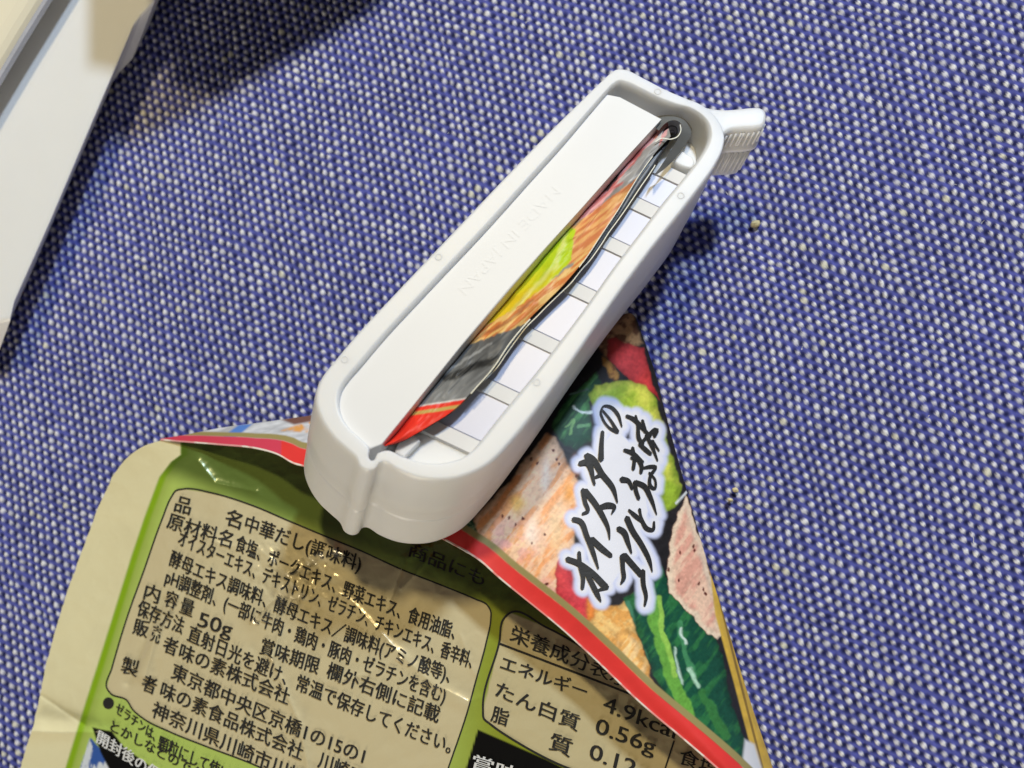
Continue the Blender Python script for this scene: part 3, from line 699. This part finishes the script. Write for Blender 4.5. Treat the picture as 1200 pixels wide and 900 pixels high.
    # white cloud round the lettering, with a soft pale-violet rim
    s = 10.5 - np.minimum.reduce([seg_dist(np.array([(ox+a/k, oy+b_/k) for a, b_, w in st]), x, y) for S_, ox, oy, k in ((S1, 660, 560, 6.43), (S2, 640, 440, 5.625)) for st in S_]) + (fbm(x/14, y/14, 88, 2)-.5)*3
    s = np.maximum(s, smooth01(sdf([(690, 545), (720, 500), (750, 530), (760, 600), (740, 650), (715, 690), (690, 660), (680, 620)], x, y), -2, 3)*12 - 4)
    c = put_arr(c, np.tile(lin((214, 220, 250)), (len(x), 1)), smooth01(s, -3, 2.5))
    c = put_arr(c, np.tile(lin((238, 238, 246)), (len(x), 1)), smooth01(s, 1, 7))
    # yellow side of the fold and the pale corner
    fr = smooth01(y, 640, 700)
    yl = smooth01(x - np.interp(y, [640, 720, 800, 900, 965], [826, 836, 858, 884, 900]), 0, 3)*smooth01(y, 655, 690)
    c = put_arr(c, lin((226, 184, 74))*(0.75+0.4*n1)[:, None], yl)
    dk = smooth01(-np.abs(x - np.interp(y, [700, 780, 900], [842, 862, 893])), -2.2, -.6)*smooth01(y, 690, 720)
    c = put_arr(c, np.tile(lin((120, 92, 44)), (len(x), 1)), dk*0.8)
    c = put_arr(c, np.tile(lin((226, 226, 228)), (len(x), 1)), smooth01(sdf([(872, 866), (884, 872), (894, 905), (900, 965), (860, 965), (868, 900)], x, y), -2, 3))
    # left end of the fold: pale streaks, a blue and an orange patch
    lf = smooth01(-x, -372, -366)
    k = lin((196, 198, 204))*(0.55+0.9*fbm((x+y*2)/14, y/6, 90, 3))[:, None]
    c = c*(1-lf[:, None]) + k*lf[:, None]
    c = put_arr(c, np.tile(lin((92, 136, 214)), (len(x), 1)), lf*smooth01(sdf([(256, 516), (280, 498), (296, 497), (272, 517)], x, y), -1.5, 1.5))
    c = put_arr(c, np.tile(lin((226, 160, 84)), (len(x), 1)), lf*smooth01(sdf([(330, 505), (366, 492), (366, 508), (346, 506)], x, y), -2, 2)*smooth01(n1, .3, .6))
    c = put_arr(c, np.tile(lin((120, 84, 76)), (len(x), 1)), lf*smooth01(sdf([(330, 492), (366, 482), (366, 494), (345, 498)], x, y), -2, 2))
    return c
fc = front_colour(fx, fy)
# printed border along the cut edge: red band, then a gold line
scale = np.interp(fx, [188, 240, 330, 360, 520, 600, 900], [.55, .62, .8, 1.0, 1.0, 1.0, 1.05])
w_red = np.interp(fx, [188, 230, 300, 345, 520, 560, 650, 820], [6, 9, 12, 20, 22, 19, 21, 21])
dd = dR
band = smooth01(w_red - dd, -1, 1)[:, None]; gold = (smooth01(dd - w_red, -1, 1)*smooth01(w_red + 7.5*scale - dd, -1.2, 1.2))[:, None]
redc = lin((232, 62, 58))*(0.9+0.2*fbm(fx/20, fy/20, 95, 3))[:, None]
redc = np.where((fx < 330)[:, None], lin((214, 70, 92)), redc)
fc = fc*(1-gold) + lin((158, 144, 92))*gold
fc = fc*(1-band) + redc*band
rim_ = smooth01(1.5 - dd, -0.6, .4)[:, None]*(0.4+0.6*smooth01(vnoise(fx/7, fy/7, 96), .3, .7))[:, None]
fc = fc*(1-rim_) + lin((236, 226, 214))*rim_
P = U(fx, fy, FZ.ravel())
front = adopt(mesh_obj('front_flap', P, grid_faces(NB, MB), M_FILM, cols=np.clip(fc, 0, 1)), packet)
sol = front.modifiers.new('thickness', 'SOLIDIFY'); sol.thickness = 0.02; sol.offset = 0
from mathutils.kdtree import KDTree
kd = KDTree(len(fx))
for i in range(0, len(fx)): kd.insert((fx[i], fy[i], 0), i)
kd.balance(); FZr = FZ.ravel()
def zF(x, y):
    out = []
    for a, b_ in zip(np.atleast_1d(x), np.atleast_1d(y)):
        h = kd.find_n((a, b_, 0), 4); w = [1/(q[2]+0.05) for q in h]
        out.append(sum(FZr[q[1]]*k_ for q, k_ in zip(h, w))/sum(w))
    return np.array(out)
# brush lettering
def brush(pts, ox, oy, s):
    P = np.array(pts, float); P[:, :2] /= s; P[:, 2] /= s; P[:, 0] += ox; P[:, 1] += oy
    C = spline(P, max(10, 5*len(P)))
    T = np.gradient(C[:, :2], axis=0); Nn = np.stack([-T[:, 1], T[:, 0]], 1); Nn /= np.linalg.norm(Nn, axis=1)[:, None]+1e-9
    w = C[:, 2]*0.56
    V = np.empty((len(C)*2+2, 2)); V[0:-2:2] = C[:, :2]+Nn*w[:, None]; V[1:-2:2] = C[:, :2]-Nn*w[:, None]
    t0 = T[0]/np.hypot(*T[0]); t1 = T[-1]/np.hypot(*T[-1])
    V[-2] = C[0, :2]-t0*w[0]*0.8; V[-1] = C[-1, :2]+t1*w[-1]*0.9
    k = len(C)
    return V, [(2*i, 2*i+1, 2*i+3, 2*i+2) for i in range(k-1)] + [(1, 0, 2*k), (2*k-2, 2*k-1, 2*k+1)]
items = [brush(s, 660, 560, 6.43) for s in S1] + [brush(s, 640, 440, 5.625) for s in S2]
# overlapping strokes sit on slightly different levels
for q, (V, Fs) in enumerate(items):
    P = U(V[:, 0], V[:, 1], zF(V[:, 0], V[:, 1]) + 0.045 + 0.0015*(q % 5))
    items[q] = (P, Fs)
V = np.concatenate([i[0] for i in items]); Fs = []; k = 0
for v, f in items:
    Fs += [tuple(i+k for i in q) for q in f]; k += len(v)
o = mesh_obj('brush_lettering', V, Fs, M_INK, smooth=False); o.parent = front

# ---- film drawn up through the clip's slit
SL = spline([(781, 138), (741, 175), (681, 243), (641, 286), (598, 335), (540, 403), (482, 476), (458, 509), (449, 521)], 320)
SR = spline([(786, 160), (767, 180), (750, 203), (737, 224), (725, 244), (705, 274), (685, 304), (660, 334), (640, 354), (620, 374), (598, 400), (577, 431), (556, 455), (540, 473), (527, 484), (508, 496), (488, 508), (466, 519), (451, 523)], 320)
nt = 64; t = np.linspace(0, 1, nt)
SX = SL[:, None, :]*(1-t)[None, :, None] + SR[:, None, :]*t[None, :, None]
wob = 0.25*(0.05*np.sin(np.linspace(0, 9, 320))+0.03*np.sin(np.linspace(2, 25, 320)))[:, None]
SD = 0.52 - 0.32*np.sin(t*np.pi*0.5)[None, :] + wob*t[None, :] + 0.05*np.sin(t*7)[None, :]*np.sin(np.linspace(0, 14, 320))[:, None]
ridg = 1 - np.abs(2*fbm((SX[..., 0]+SX[..., 1])/16, (SX[..., 0]-SX[..., 1])/60, 105, 3)-1)
SD = SD - 0.10*(ridg-.6)*np.sin(np.pi*t)[None, :]
def slit_colour(x, y):
    n = fbm((x+y)/7, (x-y)/30, 100, 4); st = fbm((x*0.62+y*0.78)/2.6, (x*0.78-y*0.62)/26, 101, 4)
    wx, wy = x + (fbm(x/8, y/8, 102, 3)-.5)*5, y + (fbm(x/8, y/8, 103, 3)-.5)*5
    def A(pts, ox, oy, k=4.0): return [(ox+a/k, oy+b_/k) for a, b_ in pts]
    def mx(c, k, w): return c*(1-w[:, None]) + k*w[:, None]
    c = np.tile(lin((150, 148, 144)), (len(x), 1))
    def area(c, poly, c1, c2, tex, soft=0.9): return mx(c, lin(c1)*(1-tex[:, None]) + lin(c2)*tex[:, None], smooth01(sdf(poly, wx, wy), -soft, soft))
    c = area(c, A([(590, 300), (520, 330), (380, 470), (160, 720), (60, 820), (200, 780), (330, 640), (440, 560), (560, 400)], 640, 60), (232, 176, 176), (206, 116, 112), smooth01(st, .4, .6))
    c = area(c, A([(560, 360), (480, 440), (330, 620), (440, 600), (520, 460)], 640, 60), (214, 212, 210), (160, 158, 156), smooth01(st, .4, .62))
    c = area(c, A([(430, 430), (330, 540), (160, 720), (20, 860), (60, 850), (180, 740), (300, 640), (360, 560)], 640, 60), (34, 30, 30), (72, 62, 60), smooth01(st, .45, .65))
    c = area(c, A([(520, 520), (420, 600), (150, 800), (60, 860), (0, 920), (-60, 1060), (200, 960), (420, 700)], 640, 60), (236, 178, 112), (214, 132, 84), smooth01(st, .42, .6))
    c = area(c, A([(540, 600), (1040, 20), (1100, 30), (1075, 180), (960, 310), (850, 390), (700, 470)], 400, 260), (186, 212, 40), (226, 196, 40), smooth01((y-300)/62 + (n-.5)*0.7, -0.1, 1.0))
    c = mx(c, lin((232, 226, 150)), smooth01(-seg_dist([(665, 268), (652, 310), (600, 365)], wx, wy), -5, 0)*0.55)
    c = area(c, A([(545, 595), (650, 500), (860, 380), (1080, 200), (1300, 0), (1300, 80), (1010, 340), (860, 490), (760, 530)], 400, 260), (238, 196, 120), (216, 130, 70), smooth01(st, .42, .58))
    c = mx(c, lin((150, 96, 66)), smooth01(-seg_dist([(545, 404), (590, 380), (625, 352)], wx, wy), -3, -.5)*0.6)
    c = area(c, A([(300, 900), (545, 592), (700, 540), (860, 480), (900, 520), (560, 860)], 400, 260), (96, 96, 95), (140, 140, 138), smooth01(st*0.5+(y-410)/120, .2, .9))
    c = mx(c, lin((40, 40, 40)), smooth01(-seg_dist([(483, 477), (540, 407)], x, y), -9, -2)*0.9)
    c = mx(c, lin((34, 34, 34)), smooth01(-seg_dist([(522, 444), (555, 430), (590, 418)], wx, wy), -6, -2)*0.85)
    c = mx(c, lin((176, 176, 174)), smooth01(-seg_dist([(515, 440), (535, 428), (575, 402)], wx, wy), -2.4, -.4)*0.6)
    e = (x-485)*.16 + (y-477)*.987 + (n-.5)*1.5
    rd = lin((238, 60, 44))*(0.85+0.3*n)[:, None]
    c = mx(c, rd, smooth01(e, .2, 1.2)); c = mx(c, lin((198, 168, 92)), smooth01(e, 5, 6)*(1-smooth01(e, 9.0, 10.0))); c = mx(c, lin((230, 226, 218)), smooth01(e, -1.4, -.5)*(1-smooth01(e, .2, .9))*0.9)
    return np.clip(c, 0, 1)
sxx, syy = SX[..., 0].ravel(), SX[..., 1].ravel()
P = Q(sxx, syy, SD.ravel())
film = adopt(mesh_obj('gathered_film', P, grid_faces(320, nt), M_FILM, cols=slit_colour(sxx, syy)), packet)
# dark inner ply that shows beyond the printed one
off = np.interp(np.linspace(0, 1, 320), [0, .08, .2, .4, .55, .62, .7, .8, 1], [2, 9, 7, 4.5, 3.8, 5, 3, 1.0, .5])
jag = 1 + 0.2*(vnoise(np.arange(320)/12.0, np.zeros(320), 110)-.5)
SR2 = SR + np.stack([off*jag*0.85, off*jag*0.62], 1)
rows = []
for f_, d_ in ((-0.3, 0.30), (0.0, 0.31), (0.5, 0.33), (1.0, 0.31), (1.0, 0.6)):
    p_ = SR + (SR2-SR)*f_; rows.append(Q(p_[:, 0], p_[:, 1], np.full(320, d_) + wob[:, 0]))
P = np.stack(rows, 1).reshape(-1, 3)
adopt(mesh_obj('inner_ply', P, grid_faces(320, 5), M_FOIL), packet)
def edge_line(name, pts2, dep, w, mat):
    V, Fs = ribbon(pts2, w)
    P = Q(V[:, 0], V[:, 1], np.repeat(dep, 2))
    return adopt(mesh_obj(name, P, Fs, mat, smooth=False), packet)
edge_line('cut_edge', SR2[24:264], 0.30 + wob[24:264, 0], 1.1, M_EDGE)
edge_line('cut_edge', SR[172:244] + np.array([0.6, 0.6]), 0.16 + wob[172:244, 0], 1.4, M_EDGE)
edge_line('cut_edge', SR[20:120] + np.array([0.3, 0.3]), 0.16 + wob[20:120, 0], 0.9, M_EDGE)
# rolled end of the film at the latch
def wall(path, d0, d1, flare, mat, name):
    C = spline(path, 70); T = np.gradient(C, axis=0); Nn = np.stack([-T[:, 1], T[:, 0]], 1); Nn /= np.linalg.norm(Nn, axis=1)[:, None]+1e-9
    rows = []
    for s in np.linspace(0, 1, 8):
        p_ = C + Nn*flare*s*(1-np.linspace(0, 1, 70)**4)[:, None]; rows.append(Q(p_[:, 0], p_[:, 1], np.full(70, d0+(d1-d0)*s)))
    return adopt(mesh_obj(name, np.stack(rows, 1).reshape(-1, 3), grid_faces(70, 8), mat), packet)
wall([(772, 153), (777, 147), (784, 142), (792, 141), (798, 145), (799, 152), (794, 163), (785, 178), (774, 195), (765, 207)], 0.14, 0.34, -12.0, M_FOILG, 'film_roll')
wall([(776, 156), (780, 150), (787, 147), (793, 149), (794, 156), (788, 161), (780, 163)], 0.2, 0.6, 2.0, M_FOIL, 'film_roll')
wall([(780, 158), (784, 153), (790, 153), (790, 158), (784, 160)], 0.22, 0.6, 1.0, M_FOILG, 'film_roll')
edge_line('cut_edge', spline([(768, 166), (775, 162), (786, 163), (794, 160), (798, 152), (797, 146)], 50), np.full(50, 0.13), 1.1, M_EDGE)

# ------------------------------------------------------------------ white tray at the upper left, a container on it, and crumbs
TZ = 1.15
TR_PTS = [(0, 376), (13, 373), (18, 352), (60, 258), (110, 140), (140, 70), (158, 28), (166, 17), (182, 0), (202, -40), (196, -130), (150, -420), (-420, -420), (-420, 388)]
def flat_body(name, pts, levels, mat, n_step=14, shear=(0, 0)):
    """stack of (inset, z) rings over an outline given in the picture at the top level"""
    pp = dense(pts, n_step); W = U(pp[:, 0], pp[:, 1], np.full(len(pp), levels[-1][1])); c_ = W.mean(0)
    T = np.roll(W, -1, 0) - np.roll(W, 1, 0); Nn = np.stack([-T[:, 1], T[:, 0], 0*T[:, 0]], 1); Nn /= np.linalg.norm(Nn, axis=1)[:, None]+1e-9
    if np.sum(Nn*(c_-W)) < 0: Nn = -Nn
    R = []
    for ins, z in levels:
        r = W + Nn*ins; r[:, 2] = z; r[:, 0] += shear[0]*(levels[-1][1]-z); r[:, 1] += shear[1]*(levels[-1][1]-z); R.append(r)
    k = len(W); V = np.concatenate(R); Fs = []
    for r in range(len(R)-1):
        for i in range(k):
            j = (i+1) % k; Fs.append((r*k+i, r*k+j, (r+1)*k+j, (r+1)*k+i))
    Fs.append(tuple(range((len(R)-1)*k, len(R)*k)))
    area = sum(V[-k+i][0]*V[-k+(i+1) % k][1]-V[-k+(i+1) % k][0]*V[-k+i][1] for i in range(k))
    if area < 0: Fs = [f[::-1] for f in Fs]
    return mesh_obj(name, V, Fs, mat, smooth=False)
tb = Vector((*U(20, 60, 0)[:2], 0.0))
tray = tag(empty('white_tray', tb), 'flat white plastic tray at the upper left corner of the cloth', 'tray')
lip = flat_body('tray_lip', TR_PTS, [(0.4, 0.12), (0.02, 0.16), (0.0, 0.2), (0.0, TZ-0.05), (0.02, TZ-0.012), (0.06, TZ)], M_TRAY, shear=(-1.0, -0.85))
foot = flat_body('tray_foot', TR_PTS, [(0.95, -0.02), (0.9, 0.0), (0.85, 0.14)], M_TRAY, shear=(-1.0, -0.85))
adopt(lip, tray); adopt(foot, tray)
CZ = 1.8
cb = Vector((*U(-120, -120, 0)[:2], TZ))
cont = tag(empty('cream_container', cb), 'cream container with a frosted grey rim standing on the white tray', 'container')
C_PTS = [(-28, 140), (0, 92), (28, 45), (56, 0), (95, -64), (130, -150), (60, -330), (-400, -330), (-400, 200), (-60, 200)]
adopt(flat_body('container_rim', C_PTS, [(0.9, TZ+0.004), (0.6, TZ+0.3), (0.1, CZ-0.25), (0.0, CZ-0.1), (0.03, CZ-0.02), (0.12, CZ), (0.2, CZ+0.01)], M_RIM), cont)
adopt(flat_body('container_lid', [(x-13, y-9) for x, y in C_PTS], [(0.0, CZ-0.08), (0.01, CZ+0.0), (0.06, CZ+0.08), (0.16, CZ+0.15), (0.32, CZ+0.21), (0.55, CZ+0.25), (0.9, CZ+0.28)], M_CREAM), cont)
bx = tag(flat_body('shading_box', [(118, -153), (178, -140), (305, -205), (510, -330), (524, -517), (310, -662), (118, -433)], [(0, 0.0), (0, 3.95), (0.05, 4.0)], M_DARKBOX), 'unseen dark box added past the top edge to shade the cloth', 'box')  # unseen block, shaped to cast the dark patch on the cloth

def crumb(x, y, r, seed):
    rs = np.random.RandomState(seed); c_ = U(x, y, 0.05)
    V = []; Fs = []
    nl, nm = 6, 8
    for i in range(nl+1):
        th = math.pi*i/nl
        for j in range(nm):
            ph = 2*math.pi*j/nm; k = r*(0.75+0.5*rs.rand())
            V.append(c_ + k*np.array([math.sin(th)*math.cos(ph)*1.3, math.sin(th)*math.sin(ph), math.cos(th)*0.7]))
    for i in range(nl):
        for j in range(nm): Fs.append((i*nm+j, (i+1)*nm+j, (i+1)*nm+(j+1) % nm, i*nm+(j+1) % nm))
    return mesh_obj('granule', V, Fs, M_CRUMB)
for q, (x, y, r, lab) in enumerate([(885, 262, 0.075, 'larger pale granule on the cloth right of the latch tab'), (862, 574, 0.05, 'small brownish granule on the cloth right of the brush lettering'), (856, 586, 0.04, 'smallest brown granule, just below another granule on the cloth')]):
    tag(crumb(x, y, r, q+3), lab, 'granule', 'granules spilt on the cloth')

# lint and dust lying on the cloth
rs = np.random.RandomState(11); V = []; Fs = []
for q in range(46):
    x, y = rs.uniform(150, 1190), rs.uniform(5, 890)
    ln = rs.uniform(0.02, 0.10); a = rs.uniform(0, 6.28); bend = rs.uniform(-1.4, 1.4); wd = rs.uniform(0.004, 0.009) if q % 3 else 0.0035
    p = U(x, y, 0.035); k0 = len(V)
    for i in range(7):
        d_ = np.array([math.cos(a), math.sin(a), 0]); nn = np.array([-d_[1], d_[0], 0])
        hz = np.array([0, 0, 0.012*math.sin(i*1.1+q)])
        V += [p + nn*wd + hz, p + hz + np.array([0, 0, wd]), p - nn*wd + hz]
        p = p + d_*ln/6; a += bend/6
    for i in range(6):
        for j in range(2): Fs.append((k0+i*3+j, k0+i*3+j+1, k0+i*3+j+4, k0+i*3+j+3))
lint = mesh_obj('lint', V, Fs, M_LINT)
lint['kind'] = 'stuff'; lint['label'] = 'pale lint fibres and dust scattered on the blue cloth'; lint['category'] = 'lint'
